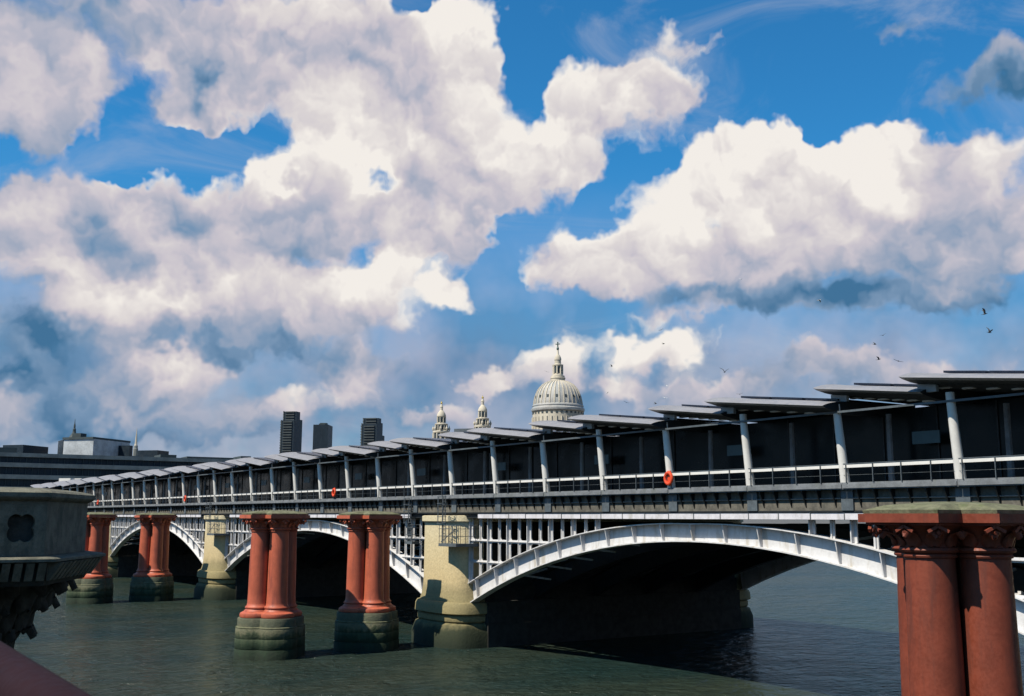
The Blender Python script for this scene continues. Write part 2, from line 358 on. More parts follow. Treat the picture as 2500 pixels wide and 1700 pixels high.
for si, xm in enumerate(spans):
    xs = arch_pts(xm)
    rib = bb(strip(MB(), xs, xm, lambda x, q: zb(x, q)+.04, lambda x, q: zt(x, q)-.04, YA+.15, YA+.19), 'arch_rib', 'white_paint', smooth_=20)
    bb(strip(MB(), xs, xm, lambda x, q: zt(x, q)-.04, lambda x, q: zt(x, q)+.02, YA-.28, YA+.5), 'top_flange', 'white_paint', rib, smooth_=20)
    bb(strip(MB(), xs, xm, lambda x, q: zb(x, q)-.03, lambda x, q: zb(x, q)+.04, YA-.22, YA+.5), 'bottom_flange', 'white_paint', rib, smooth_=20)
    for k in range(-9, 10):                  # tapered web stiffeners
        x = xm+2.58*k+(.4 if 0 else 0)
        if abs(x-xm) > 24: continue
        z0, z1 = zb(x, xm)+.05, zt(x, xm)-.05
        s_ = MB().add([(x-.03, YA+.15, z0), (x+.03, YA+.15, z0), (x+.03, YA+.15, z1), (x-.03, YA+.15, z1),
                       (x-.03, YA-.02, z0), (x+.03, YA-.02, z0), (x+.03, YA-.25, z1), (x-.03, YA-.25, z1)],
                      [(4, 5, 6, 7), (0, 4, 7, 3), (5, 1, 2, 6), (0, 1, 5, 4), (7, 6, 2, 3)])
        bb(s_, 'web_stiffener', 'white_paint', rib)
    for k in range(1, 6):                    # ribs further under the deck
        y = YA+(YB-YA)*k/5
        ir = bb(strip(strip(strip(MB(), xs[::2], xm, lambda x, q: zb(x, q), lambda x, q: zt(x, q), y-.06, y+.06),
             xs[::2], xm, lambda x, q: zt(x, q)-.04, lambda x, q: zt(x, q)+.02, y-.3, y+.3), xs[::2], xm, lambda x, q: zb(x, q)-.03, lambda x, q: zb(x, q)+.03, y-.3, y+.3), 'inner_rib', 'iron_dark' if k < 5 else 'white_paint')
    # bracing between the first ribs, catches the sun through the spandrels
    for sgn in (-1, 1):
        for k in range(3, 9):
            xa = xm+sgn*2.58*k
            bb(MB().bar((xa, YA+.4, zb(xa, xm)+.35), (xa+sgn*.9, YA+5.2, zt(xa, xm)-.25), .13, .13), 'cross_brace', 'white_paint')
            bb(MB().bar((xa+1.3*sgn, YA+.4, zt(xa, xm)-.3), (xa+.4*sgn, YA+5.2, zb(xa, xm)+.4), .13, .13), 'cross_brace', 'white_paint')
    # spandrel posts and rails
    for sgn in (-1, 1):
        edge = xm+sgn*24.15
        k = 0; x = edge
        while True:
            x = edge-sgn*(.02+1.285*k)
            z0 = zt(x, xm)
            if z0 > EYE-.62: break
            thick = k % 2 == 0
            w = .2 if thick else .14
            mb = MB().box(x-w, x+w, YA-.02, YA+.06, z0, EYE-.02)
            mb.box(x-.03, x+.03, YA-.24 if thick else YA-.10, YA-.02, z0+.02, EYE-.03)
            for zz in (-1.66, -3.22):        # rounded gussets beside the rails
                if EYE+zz > z0+.2:
                    for sx in (-1, 1):
                        for sz in (-1, 1):
                            zc = EYE+zz+sz*.11
                            mb.add([(x+sx*w, YA, zc), (x+sx*(w+.13), YA, zc), (x+sx*(w+.04), YA, zc+sz*.06), (x+sx*w, YA, zc+sz*.16),
                                    (x+sx*w, YA+.05, zc), (x+sx*(w+.13), YA+.05, zc), (x+sx*(w+.04), YA+.05, zc+sz*.06), (x+sx*w, YA+.05, zc+sz*.16)],
                                   [(0, 1, 2, 3), (7, 6, 5, 4), (0, 4, 5, 1), (1, 5, 6, 2), (2, 6, 7, 3)])
            bb(mb, 'spandrel_post', 'white_paint')
            k += 1
        for zz in (-1.66, -3.22):
            xe = math.sqrt(max(0, (EYE-1.27+1.35-(EYE+zz))/.0087))
            a, b2 = sorted((edge, xm+sgn*xe))
            bb(MB().box(a, b2, YA-.05, YA+.05, EYE+zz-.11, EYE+zz+.11).box(a, b2, YA-.16, YA-.05, EYE+zz-.025, EYE+zz+.025), 'spandrel_rail', 'white_paint')
# deck, soffit, edge girder
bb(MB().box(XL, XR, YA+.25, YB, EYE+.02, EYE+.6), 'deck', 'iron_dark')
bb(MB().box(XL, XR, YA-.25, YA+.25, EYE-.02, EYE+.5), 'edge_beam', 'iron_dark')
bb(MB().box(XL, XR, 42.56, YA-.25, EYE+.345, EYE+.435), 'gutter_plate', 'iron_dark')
XS = []
x = XR
piercaps = [(p-3.55, p+3.55) for p in PX]
cornm = box_mesh('cornice_panel', 'cornice_paint', -1.03, 1.03, -.06, .06, -.16, .16)
fin = box_mesh('cornice_joint', 'iron_grey', -.02, .02, -.02, .02, -.2, .2)
x = XL+1.05
while x < XR:
    if not any(a-1 < x < b2+1 for a, b2 in piercaps):
        o = put('cornice_panel', cornm, bridge, Vector((x, 42.66+random.uniform(-.008, .008), EYE+.16))-BO)
        put('cornice_clip', clipm, bridge, Vector((x+.3, 42.6, EYE+.37))-BO)
        put('cornice_joint', fin, bridge, Vector((x+1.05, 42.585, EYE+.18))-BO)
    x += 2.1
bb(MB().box(XL, XR, 42.74, YA-.25, EYE+.005, EYE+.3), 'cornice_soffit', 'iron_dark')
WY = 42.62
gp = box_mesh('girder_panel', 'girder', -3.08, 3.08, 0, .1, 0, 1.0)
gs = box_mesh('girder_stiffener', 'iron_grey', -.35, .35, -.12, 0, 0, 1.0)
brk = MB().add([(-.03, 0, 0), (.03, 0, 0), (.03, 0, 1.02), (-.03, 0, 1.02), (-.03, -.34, .92), (.03, -.34, .92), (.03, -.34, 1.02), (-.03, -.34, 1.02), (-.03, 0, .14), (.03, 0, .14)],
               [(8, 4, 7, 3), (9, 2, 6, 5), (4, 5, 6, 7), (8, 9, 5, 4), (3, 7, 6, 2)])
brm = brk.mesh('walkway_bracket'); brm.materials.append(MT['iron_dark'])
pipe = MB().tube((-3.1, 0, 0), (3.1, 0, 0), .035, n=6).mesh('cable_pipe'); pipe.materials.append(MT['iron_grey'])
slab = box_mesh('walkway_slab', 'concrete', -3.09, 3.09, -.42, 2.6, 0, .33)
slabf = box_mesh('walkway_edge', 'concrete', -3.07, 3.07, -.47, -.42, .05, .24)
for cx in COLS:
    mx = cx+3.1
    put('girder_panel', gp, bridge, Vector((mx, WY, EYE+.44))-BO)
    put('girder_stiffener', gs, bridge, Vector((cx, WY, EYE+.44))-BO)
    sl_ = put('walkway_slab', slab, bridge, Vector((mx, WY, EYE+1.45))-BO)
    put('walkway_edge', slabf, sl_, Vector((0, 0, 0)))
    put('cable_pipe', pipe, bridge, Vector((mx, WY-.1, EYE+1.02))-BO)
    for k in range(6):
        put('walkway_bracket', brm, bridge, Vector((cx+.75+.94*k, WY, EYE+.43))-BO)
# access platforms with caged ladders on the piers
def access(px, side, ladder_only=False):
    x0 = px+side*2.9; xa, xb = (x0-1.25, x0+1.35)
    y0, y1 = 41.25, 43.4
    if ladder_only: xa, xb, y0, y1 = px-5.7, px-4.5, 42.3, 43.0
    zp = EYE-1.9
    pl = bb(MB().box(xa, xb, y0, y1, zp-.22, zp), 'access_platform', 'iron_grey')
    g_ = MB()
    for xx in [xa+.04+(xb-xa-.08)*i/5 for i in range(6)]: g_.tube((xx, y0+.04, zp), (xx, y0+.04, zp+1.35), .022, n=5)
    for yy in [y0+.4+.45*i for i in range(int((y1-y0-.4)/.45)+1)]:
        for xx in (xa+.04, xb-.04): g_.tube((xx, yy, zp), (xx, yy, zp+1.35), .022, n=5)
    for zz in (.55, 1.1, 1.35):
        g_.tube((xa, y0+.04, zp+zz), (xb, y0+.04, zp+zz), .022, n=5)
        for xx in (xa+.04, xb-.04): g_.tube((xx, y0, zp+zz), (xx, y1, zp+zz), .022, n=5)
    bb(g_, 'guard_rail', 'iron_grey', pl)
    l_ = MB(); lx = xa+.35
    for xx in (lx, lx+.45): l_.tube((xx, y0+.1, zp), (xx, y0+.1, EYE+1.7), .035, n=6)
    for k in range(13): l_.tube((lx, y0+.1, zp+.2+.27*k), (lx+.45, y0+.1, zp+.2+.27*k), .02, n=5)
    bb(l_, 'ladder', 'iron_grey', pl)
    c_ = MB()
    for k in range(5):
        zz = zp+1.5+.5*k; pts = [(lx+.22+.4*math.cos(t), y0+.1-.55*math.sin(t), zz) for t in [math.pi*i/8 for i in range(9)]]
        for a, b2 in zip(pts[:-1], pts[1:]): c_.bar(a, b2, .03, .05)
    for t in (.5, 1.57, 2.6): c_.tube((lx+.22+.4*math.cos(t), y0+.1-.55*math.sin(t), zp+1.5), (lx+.22+.4*math.cos(t), y0+.1-.55*math.sin(t), EYE+1.65), .02, n=5)
    bb(c_, 'ladder_cage', 'iron_grey', pl)
    d_ = MB()
    d_.bar((xa+.2, y0+.1, zp+.1), (xb-.2, y0+.1, zp+1.1), .05)
    bb(d_, 'stair_stringer', 'iron_grey', pl)
for px in PX[:3]: access(px, 1)
access(PX[1], 1, True)

# ------------------------------------------------------------------ station on the bridge
SO = Vector((-73.4, 44, EYE+1.78))
st = thing('railway_station', SO, 'station on top of the bridge with white columns and overlapping wing roof panels', 'station')
def sb(mb, name, m, parent=None, **k):
    o = mb.build(name, m, parent or st, **k)
    if parent is None: o.location = -SO
    return o
ZB = EYE+1.78
sb(MB().box(XL, XR, 43.5, 71, ZB-.4, ZB-.01), 'platform', 'floor')
colm = MB().loft([[(r*math.cos(2*math.pi*i/14), oy+r*math.sin(2*math.pi*i/14), z) for i in range(14)] for r, oy, z in ((.24, 0, 0), (.225, -.1, .9), (.205, -.3, 2.6), (.19, -.40, 3.5), (.19, -.42, 3.8))])
colme = colm.mesh('platform_column'); colme.materials.append(MT['white_steel']); colme.polygons.foreach_set('use_smooth', [True]*len(colme.polygons)); colme.set_sharp_from_angle(angle=R_(50))
icm = MB().tube((0, 0, 0), (0, 0, 3.4), .16, .14, 8).mesh('inner_column'); icm.materials.append(MT['concrete'])
gw_ = box_mesh('glass_panel', 'glass_wall', -1.52, 1.52, 0, .06, .05, 3.7)
gm = box_mesh('glazing_mullion', 'iron_dark', -.04, .04, -.06, 0, 0, 3.7)
post = MB().box(-.018, .018, -.03, .03, 0, .9).mesh('railing_post'); post.materials.append(MT['iron_grey'])
hr = box_mesh('handrail', 'white_steel', -3.095, 3.095, -.02, .04, .70, .86)
hr2 = box_mesh('railing_cap', 'iron_grey', -3.095, 3.095, -.045, .0, .88, .91)
wire = MB().tube((-3.1, 0, .35), (3.1, 0, .35), .008, n=4).mesh('railing_wire'); wire.materials.append(MT['iron_grey'])
bm_ = box_mesh('eaves_beam', 'iron_grey', -3.1, 3.1, -.05, .05, -.05, .05)
sgn_ = box_mesh('platform_sign', 'sign_face', -.75, .75, -.04, .04, -.3, .3)
RY = 42.2
for i, cx in enumerate(COLS):
    put('platform_column', colme, st, Vector((cx, 42.44, ZB))-SO)
    put('inner_column', icm, st, Vector((cx+1.0, 44.7, ZB))-SO)
    for k in (0, 1):
        put('glass_panel', gw_, st, Vector((cx+1.55+3.1*k, 45.6, ZB))-SO)
        put('glazing_mullion', gm, st, Vector((cx+3.1*k, 45.6, ZB))-SO)
    put('handrail', hr, st, Vector((cx+3.1, RY, ZB))-SO)
    put('railing_cap', hr2, st, Vector((cx+3.1, RY, ZB))-SO)
    put('railing_wire', wire, st, Vector((cx+3.1, RY, ZB))-SO)
    put('eaves_beam', bm_, st, Vector((cx+3.1, 41.9, ZB+3.4))-SO)
    for k in range(4): put('railing_post', post, st, Vector((cx+.3+1.55*k, RY-.06, ZB-.05))-SO)
    if i % 2 == 1: put('platform_sign', sgn_, st, Vector((cx+2.9, 44.9, ZB+2.15))-SO)
def canopy(x0, x1, yf, zt0, zt1):
    # one tilted wing: nose at the front edge, thin sharp lip, crest 1.6 m behind it
    def sec(x, z, yo=0):
        pr = [(0, 0), (.25, .09), (.6, .18), (1.05, .26), (1.6, .31), (2.6, .34), (27.5, .44), (28.2, .2), (27.5, -.3), (2.2, -.30), (.9, -.2), (.25, -.09)]
        return [(x, yf+yo+a, z+c_) for a, c_ in pr]
    n = 4; rings = [sec(x1+(x0-x1)*i/n, zt1+(zt0-zt1)*i/n) for i in range(n+1)]
    rings.append(sec(x0-.28, zt0+.07, .1))
    # split skin and soffit
    top = MB(); bot = MB(); L_ = len(rings[0])
    for k in range(len(rings)-1):
        for i in range(L_):
            j = (i+1) % L_
            quad = [rings[k][i], rings[k][j], rings[k+1][j], rings[k+1][i]]
            (top if i < 7 or i == L_-1 else bot).add(quad, [(3, 2, 1, 0)])
    for r_ in (rings[0], rings[-1]):
        bot.add(r_, [tuple(range(L_)) if r_ is rings[0] else tuple(range(L_-1, -1, -1))])
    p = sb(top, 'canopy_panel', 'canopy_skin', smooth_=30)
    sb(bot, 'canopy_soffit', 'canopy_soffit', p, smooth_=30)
    w = (x1-x0); nP = 3 if w > 6.5 else 2
    def zz(x): return zt0+(zt1-zt0)*(x-x0)/w
    for k in range(nP):
        a = x0+.9+(w-1.2)*k/nP; b2 = x0+.9+(w-1.2)*(k+1)/nP-.18
        sb(MB().add([(a, yf+1.75, zz(a)+.35), (b2, yf+1.75, zz(b2)+.35), (b2, yf+8, zz(b2)+.39), (a, yf+8, zz(a)+.39),
                     (a, yf+1.75, zz(a)+.45), (b2, yf+1.75, zz(b2)+.45), (b2, yf+8, zz(b2)+.5), (a, yf+8, zz(a)+.5)],
                    [(3, 2, 1, 0), (4, 5, 6, 7), (0, 1, 5, 4), (1, 2, 6, 5), (2, 3, 7, 6), (3, 0, 4, 7)]), 'solar_panel', 'solar', p)
    for k in range(6):
        a = x0+.5+(w-.9)*k/6
        sb(MB().box(a, a+.55, yf+1.9, yf+2.15, zz(a)-.37, zz(a)-.31), 'soffit_slat', 'white_steel', p)
    sb(MB().box(x0-.1, x0+.85, yf+1.2, yf+1.4, zt0-.62, zt0-.22), 'gable_glass', 'pale_cladding', p)
z1 = EYE
for k in range(-8, 3):
    base = -41.6+12.4*k
    canopy(base, base+7.85, 40.75, z1+6.31, z1+5.42)
    canopy(base+6.95, base+12.75, 41.45, z1+6.38, z1+5.67)
for k in range(-16, -8):
    pass
for k in range(-16, -8):
    base = -41.6+12.4*k
    if base < XL: continue
    canopy(base, base+7.85, 40.75, z1+6.31, z1+5.42); canopy(base+6.95, base+12.75, 41.45, z1+6.38, z1+5.67)
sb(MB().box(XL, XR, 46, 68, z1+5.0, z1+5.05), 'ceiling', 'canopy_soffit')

# lifebuoys on the railing
def lifebuoy(x, label):
    t = thing('lifebuoy', (x, RY-.16, ZB+.55), label, 'lifebuoy', 'lifebuoys along the walkway railing')
    mb = MB(); n, mth = 20, 8; vs = []; fs = []
    for i in range(n):
        a = 2*math.pi*i/n
        for j in range(mth):
            b2 = 2*math.pi*j/mth; r = .285+.09*math.cos(b2)
            vs.append((r*math.cos(a), 0.09*math.sin(b2), r*math.sin(a)*1.12))
    for i in range(n):
        for j in range(mth): fs.append((i*mth+j, ((i+1) % n)*mth+j, ((i+1) % n)*mth+(j+1) % mth, i*mth+(j+1) % mth))
    mb.add(vs, fs).build('ring', 'buoy', t, 40)
    MB().box(-.14, .14, .05, .09, -.42, .44).build('back_plate', 'buoy', t)
lifebuoy(-46.15, 'orange lifebuoy nearest the camera, in front of a white column')
lifebuoy(-92.3, 'orange lifebuoy between columns above the pair of red pillars in midstream')
lifebuoy(-138.0, 'small red lifebuoy on the far railing above the distant stone pier')
lifebuoy(-185.4, 'tiny red lifebuoy at the far left end of the railing beside the pedestal')

# ------------------------------------------------------------------ red pillars of the old bridge
def lobed(b_, rho, n=48, z=0, sc=1.):
    out = []
    for i in range(n):
        t = 2*math.pi*i/n; ph = (t+math.pi/4) % (math.pi/2)-math.pi/4
        r = b_*math.cos(ph)+math.sqrt(max(rho*rho-(b_*math.sin(ph))**2, .01))
        out.append((sc*r*math.cos(t), sc*r*math.sin(t), z))
    return out
BB_ = 1.0
def crossp(a, w): return [(a, -w), (a, w), (w, w), (w, a), (-w, a), (-w, w), (-a, w), (-a, -w), (-w, -w), (-w, -a), (w, -a), (w, -w)]
def leaf(mb, ang, r0, z0, r1, z1, w, tip=.16):   # acanthus-like leaf bending out under the abacus
    ca, sa = math.cos(ang), math.sin(ang)
    pr = [(r0, z0, w*.5), (r0+.06*(r1-r0), z0+(z1-z0)*.45, w), (r0+.35*(r1-r0), z0+(z1-z0)*.85, w*.95), (r0+.8*(r1-r0), z1, w*.6), (r1, z1-tip, w*.15)]
    rows = []
    for r, z, ww in pr:
        rows.append([(r*ca-s_*ww*sa, r*sa+s_*ww*ca, z-abs(s_)*.05) for s_ in (-1, -.5, 0, .5, 1)])
    vs = []; fs = []
    for k, row in enumerate(rows):
        for i, p in enumerate(row):
            bump_ = .045 if i in (1, 3) else (.02 if i == 2 else 0)
            vs.append((p[0]+bump_*ca, p[1]+bump_*sa, p[2]))
    for row in rows:
        for p in row: vs.append((p[0]-.07*ca, p[1]-.07*sa, p[2]-.05))
    nn = len(rows)*5
    for k in range(len(rows)-1):
        for i in range(4):
            a = k*5+i; fs.append((a, a+1, a+6, a+5)); fs.append((nn+a+5, nn+a+6, nn+a+1, nn+a))
    for k in range(len(rows)-1):
        fs.append((k*5, (k+1)*5, nn+(k+1)*5, nn+k*5)); fs.append((k*5+4, nn+k*5+4, nn+(k+1)*5+4, (k+1)*5+4))
    e = (len(rows)-1)*5
    for i in range(4): fs.append((e+i, e+i+1, nn+e+i+1, nn+e+i))
    mb.add(vs, fs)
def pillar(loc, label, red):
    t = thing('bridge_pillar', (loc[0], loc[1], 0), label, 'pillar', 'red pillars left from the old bridge')
    Z = lambda z: EYE+z
    up = MB().loft([lobed(BB_, r, z=Z(z)) for r, z in ((1.36, -7.46), (1.36, -6.95), (1.33, -6.88))]).build('upper_course', 'plinth_stone', t, 40)
    MB().loft([lobed(BB_, r, z=Z(z)) for r, z in ((1.43, -7.56), (1.46, -7.53), (1.46, -7.49), (1.4, -7.455))]).build('ledge', 'moss_stone', t, 40)
    for z0, z1_, r in ((-8.25, -7.57, 1.47), (-8.95, -8.26, 1.49), (-11., -8.96, 1.51)):
        MB().loft([lobed(BB_, rr, z=Z(z)) for rr, z in ((r-.02, z0), (r, z0+.03), (r, z1_-.03), (r-.02, z1_))]).build('lower_course', 'plinth_stone', t, 40)
    MB().loft([lobed(BB_, r, z=Z(z)) for r, z in ((1.1, -6.88), (1.2, -6.85), (1.24, -6.72), (1.2, -6.58), (1.06, -6.5), (.96, -6.46))]).build('base_roll', red, t, 40)
    for k in range(4):
        a = k*math.pi/2; c_ = (BB_*math.cos(a), BB_*math.sin(a), EYE)
        s_ = MB().lathe([(0.945, -6.47), (0.926, -6.4), (0.832, -6.33), (0.813, -6.28), (0.879, -6.22), (0.869, -6.16), (0.775, -6.08), (0.737, -5.9), (0.713, -5.2), (0.695, -3.6), (0.671, -2.2), (0.647, -1.02)], 28, c_).build('column', red, t, 40)
        MB().lathe([(0.643, -1.02), (0.699, -1.0), (0.718, -.95), (0.690, -.9), (0.661, -.88), (0.756, -.86), (0.794, -.80), (0.765, -.74), (0.680, -.72), (0.661, -.68)], 28, c_).build('neck_ring', red, s_, 40)
        bell = MB().lathe([(0.661, -.70), (0.680, -.55), (0.756, -.38), (0.898, -.22), (1.058, -.12)], 24, c_).build('capital', red, s_, 40)
        lf = MB()
        for j in range(8): leaf(lf, a+j*math.pi/4, .70, -.68, 1.06 if j % 2 == 0 else 1.26, -.26, .24)
        lo = lf.build('leaf_ring', red, s_, 60); lo.location = c_
    MB().prism(crossp(2.02, 1.04), Z(-.14), Z(-.075)).build('abacus_bed', red, t)
    MB().prism(crossp(2.2, 1.15), Z(-.07), Z(.17)).build('abacus', red, t)
    rs = []
    for a, w, z in ((2.08, 1.05, .172), (2.1, 1.07, .27), (1.5, .8, .42), (.5, .35, .5)): rs.append([(x, y, Z(z)) for x, y in crossp(a, w)])
    MB().loft(rs).build('cap_stone', 'moss_stone', t)
    lf = MB()                                # fleurons under the abacus
    for a in range(4):
        ca, sa = math.cos(a*math.pi/2), math.sin(a*math.pi/2)
        for lx, ly, an in ((1.93, 0, 0), (1.86, .9, .6), (1.86, -.9, -.6)):
            X, Y = lx*ca-ly*sa, lx*sa+ly*ca; A = an+a*math.pi/2
            for sg in (-1, 1):
                lf.bar((X+.1*math.cos(A), Y+.1*math.sin(A), Z(-.16)), (X+.1*math.cos(A)-sg*.26*math.sin(A), Y+.1*math.sin(A)+sg*.26*math.cos(A), Z(-.30)), .09, .08)
            lf.tube((X-.2*math.cos(A), Y-.2*math.sin(A), Z(-.25)), (X+.13*math.cos(A), Y+.13*math.sin(A), Z(-.33)), .09, .05, 7)
    lf.build('fleurons', red, t, 40)
    return t
pillar((-18.0, 26.9), 'huge red clustered pillar in the right foreground cut off by the frame', 'red_dimmed')
pillar((-72.9, 28.7), 'red clustered pillar on a green stone plinth, nearer the camera of the midstream pair', 'red_paint')
pillar((-73.3, 36.4), 'red clustered pillar standing just before the large cream stone pier', 'red_paint')
pillar((-128.3, 28.9), 'distant red pillar half hidden behind the carved stone pedestal', 'red_paint')
pillar((-128.4, 35.8), 'distant red pillar in front of the far left arch', 'red_paint')

# ------------------------------------------------------------------ road bridge: pedestal, parapet, footway
pv = MB().box(-60, 14, -9, .78, EYE-1.75, EYE-1.38).build('footway', 'asphalt'); pv['kind'] = 'structure'
PO = Vector((-26.3, 2.5, 0))
pd = thing('stone_pedestal', PO, 'weathered stone pedestal with a quatrefoil panel at the left edge', 'pedestal')
def pb(mb, name, m, parent=None, **k):
    o = mb.build(name, m, parent or pd, **k)
    if parent is None: o.location = -PO
    return o
def octo(g_):   # plan of the pedestal grown outwards by g_
    return [(-30.6-g_, .79), (-22+g_, .79), (-22+g_, 4.07+.32*g_), (-24.5+.5*g_, 5.35+.95*g_), (-28.1-.5*g_, 5.35+.95*g_), (-30.6-g_, 4.07+.32*g_)]
def octl(prof): return MB().loft([[(x, y, EYE+z) for x, y in octo(g_)] for g_, z in prof])
# body without its south face; that face carries the pierced panel
body = MB(); lo_, hi_ = octo(0), octo(0)
pts = octo(0)
for i in range(6):
    if i == 1: continue
    j = (i+1) % 6; body.add([(*pts[i], EYE-.74), (*pts[j], EYE-.74), (*pts[j], EYE+.29), (*pts[i], EYE+.29)], [(0, 1, 2, 3)])
core = [(-30.4, .8), (-22.14, .8), (-22.14, 4.0), (-24.5, 5.3), (-28.1, 5.3), (-30.4, 4.0)]
pb(MB().prism(core, EYE-.74, EYE+.29), 'core', 'dark_stone')
pb(body, 'body', 'pulpit_stone')
# the panel plate with a quatrefoil hole
qc, qz, qb, qr = 3.63, EYE-.22, .15, .155
NQ = 64
inner = []
for i in range(NQ):
    t = 2*math.pi*i/NQ; ph = (t+math.pi/4) % (math.pi/2)-math.pi/4      # lobes on the axes, turned 45 degrees below
    r = qb*math.cos(ph)+math.sqrt(qr*qr-(qb*math.sin(ph))**2)
    T = t+math.pi/4
    inner.append((qc+r*math.cos(T)*.92, qz+r*math.sin(T)))
outer = []
for (yy, zz_) in inner:
    a = math.atan2(zz_-qz, yy-qc); ca, sa = math.cos(a), math.sin(a)
    hy, hz0, hz1 = .44, qz-(EYE-.74), (EYE+.29)-qz
    ty = hy/abs(ca) if abs(ca) > 1e-6 else 1e9; tz = (hz1 if sa > 0 else hz0)/abs(sa) if abs(sa) > 1e-6 else 1e9
    tt = min(ty, tz); outer.append((qc+tt*ca, qz+tt*sa))
pm = MB(); vs = [(-22, y, z) for y, z in outer]+[(-22, y, z) for y, z in inner]+[(-22.14, y, z) for y, z in inner]; fs = []
for i in range(NQ):
    j = (i+1) % NQ; fs.append((i, j, NQ+j, NQ+i)); fs.append((NQ+i, NQ+j, 2*NQ+j, 2*NQ+i))
pm.add(vs, fs)
corn = [(qc+sy*.44, zc) for sy, zc in ((1, EYE+.29), (-1, EYE+.29), (-1, EYE-.74), (1, EYE-.74))]
# corner wedges that the radial strip leaves open
for sy, zc in ((1, EYE+.29), (-1, EYE+.29), (-1, EYE-.74), (1, EYE-.74)):
    cy = qc+sy*.44; best = sorted(range(NQ), key=lambda i: (outer[i][0]-cy)**2+(outer[i][1]-zc)**2)[:2]
    pm.add([(-22, cy, zc), (-22, *outer[best[0]]), (-22, *outer[best[1]])], [(0, 1, 2)])
pm.add([(-22, .8, EYE-.74), (-22, qc-.44, EYE-.74), (-22, qc-.44, EYE+.29), (-22, .8, EYE+.29)], [(0, 1, 2, 3)])
pb(pm, 'quatrefoil_panel', 'pulpit_stone')
pb(octl(((.02, .29), (.1, .33), (.14, .37), (.14, .45), (.05, .49), (-.3, .55))), 'coping', 'pulpit_stone')
pb(octl(((.34, -.86), (.42, -.84), (.42, -.79), (.34, -.765), (.05, -.745))), 'string_course', 'pulpit_stone')
pb(octl(((.02, -1.3), (.1, -1.15), (.12, -.86))), 'frieze', 'dark_stone')
ds = octo(.12)
def dent(p, q, n):
    p = Vector((*p, 0)); q = Vector((*q, 0)); d = (q-p)/n; nrm = Vector((d.y, -d.x, 0)).normalized()
    for k in range(n):
        a = p+d*(k+.12); b2 = p+d*(k+.80)
        w_ = [(a, 0, -.865), (b2, 0, -.865), (b2, .27, -.865), (a, .27, -.865), (a, 0, -1.2), (b2, 0, -1.2), (b2, .05, -1.2), (a, .05, -1.2)]
        vs = [(v+nrm*o_)+Vector((0, 0, EYE+z)) for v, o_, z in w_]
        pb(MB().add(vs, [(0, 1, 2, 3), (7, 6, 5, 4), (3, 2, 6, 7), (0, 3, 7, 4), (2, 1, 5, 6)]), 'dentil', 'pulpit_stone')
dent(ds[1], ds[2], 16); dent(ds[2], ds[3], 11); dent(ds[3], ds[4], 12)
CC = (-26.3, 2.35, EYE)
cap_ = pb(MB().lathe([(1.95, -3.3), (2.05, -3.15), (2.05, -3.02), (1.9, -2.95), (1.95, -2.6), (2.2, -2.2), (2.55, -1.8), (2.9, -1.5), (3.1, -1.29)], 40, CC), 'capital', 'dark_stone', smooth_=50)
for rr, zz_, nL, szz in ((2.0, -2.75, 22, .75), (2.35, -2.15, 24, .75), (2.75, -1.7, 26, .6)):
    for k in range(nL):
        a = 2*math.pi*(k+random.uniform(-.2, .2))/nL
        if math.sin(a) < -.4: continue
        lf = MB(); leaf(lf, a, rr-.05, zz_-.2, rr+.36+random.uniform(-.08, .14), zz_+szz*.55, .26+random.uniform(-.04, .05), .2)
        o = pb(lf, 'carved_leaf', 'dark_stone' if random.random() < .8 else 'pulpit_stone', cap_, smooth_=60); o.location = CC
pb(MB().lathe([(1.9, -12), (1.9, -3.3)], 40, CC), 'shaft', 'red_dimmed', smooth_=50)
# parapet beside the camera
pr = thing('bridge_parapet', (-8, .6, EYE-1.38), 'out of focus dull red handrail of the near bridge in the bottom left corner', 'parapet')
PR = Vector((-8, .6, EYE-1.38))
n = 14; ring = [(.085*math.cos(2*math.pi*i/n), .085*math.sin(2*math.pi*i/n)) for i in range(n)]
rp = MB().loft([[(x, .60+a, EYE-.50+b2) for a, b2 in ring] for x in (-21.9, 3)]).build('top_rail', 'handrail', pr, 50); rp.location = -PR
bal = box_mesh('baluster', 'red_dimmed', -.05, .05, -.05, .05, 0, .62)
ar = MB()
for i in range(6):
    a0, a1 = math.pi*i/6, math.pi*(i+1)/6
    ar.bar((.19*math.cos(a0), 0, .6+.13*math.sin(a0)), (.19*math.cos(a1), 0, .6+.13*math.sin(a1)), .06, .05)
arm = ar.mesh('arch_piece'); arm.materials.append(MT['red_dimmed'])
x = -21.6
while x < 2.8:
    put('baluster', bal, pr, Vector((x, .60, EYE-1.26))-PR); put('arch_piece', arm, pr, Vector((x+.2, .60, EYE-1.26))-PR); x += .4
o = MB().box(-21.9, 3, .5, .7, EYE-1.38, EYE-1.26).build('bottom_rail', 'red_dimmed', pr); o.location = -PR

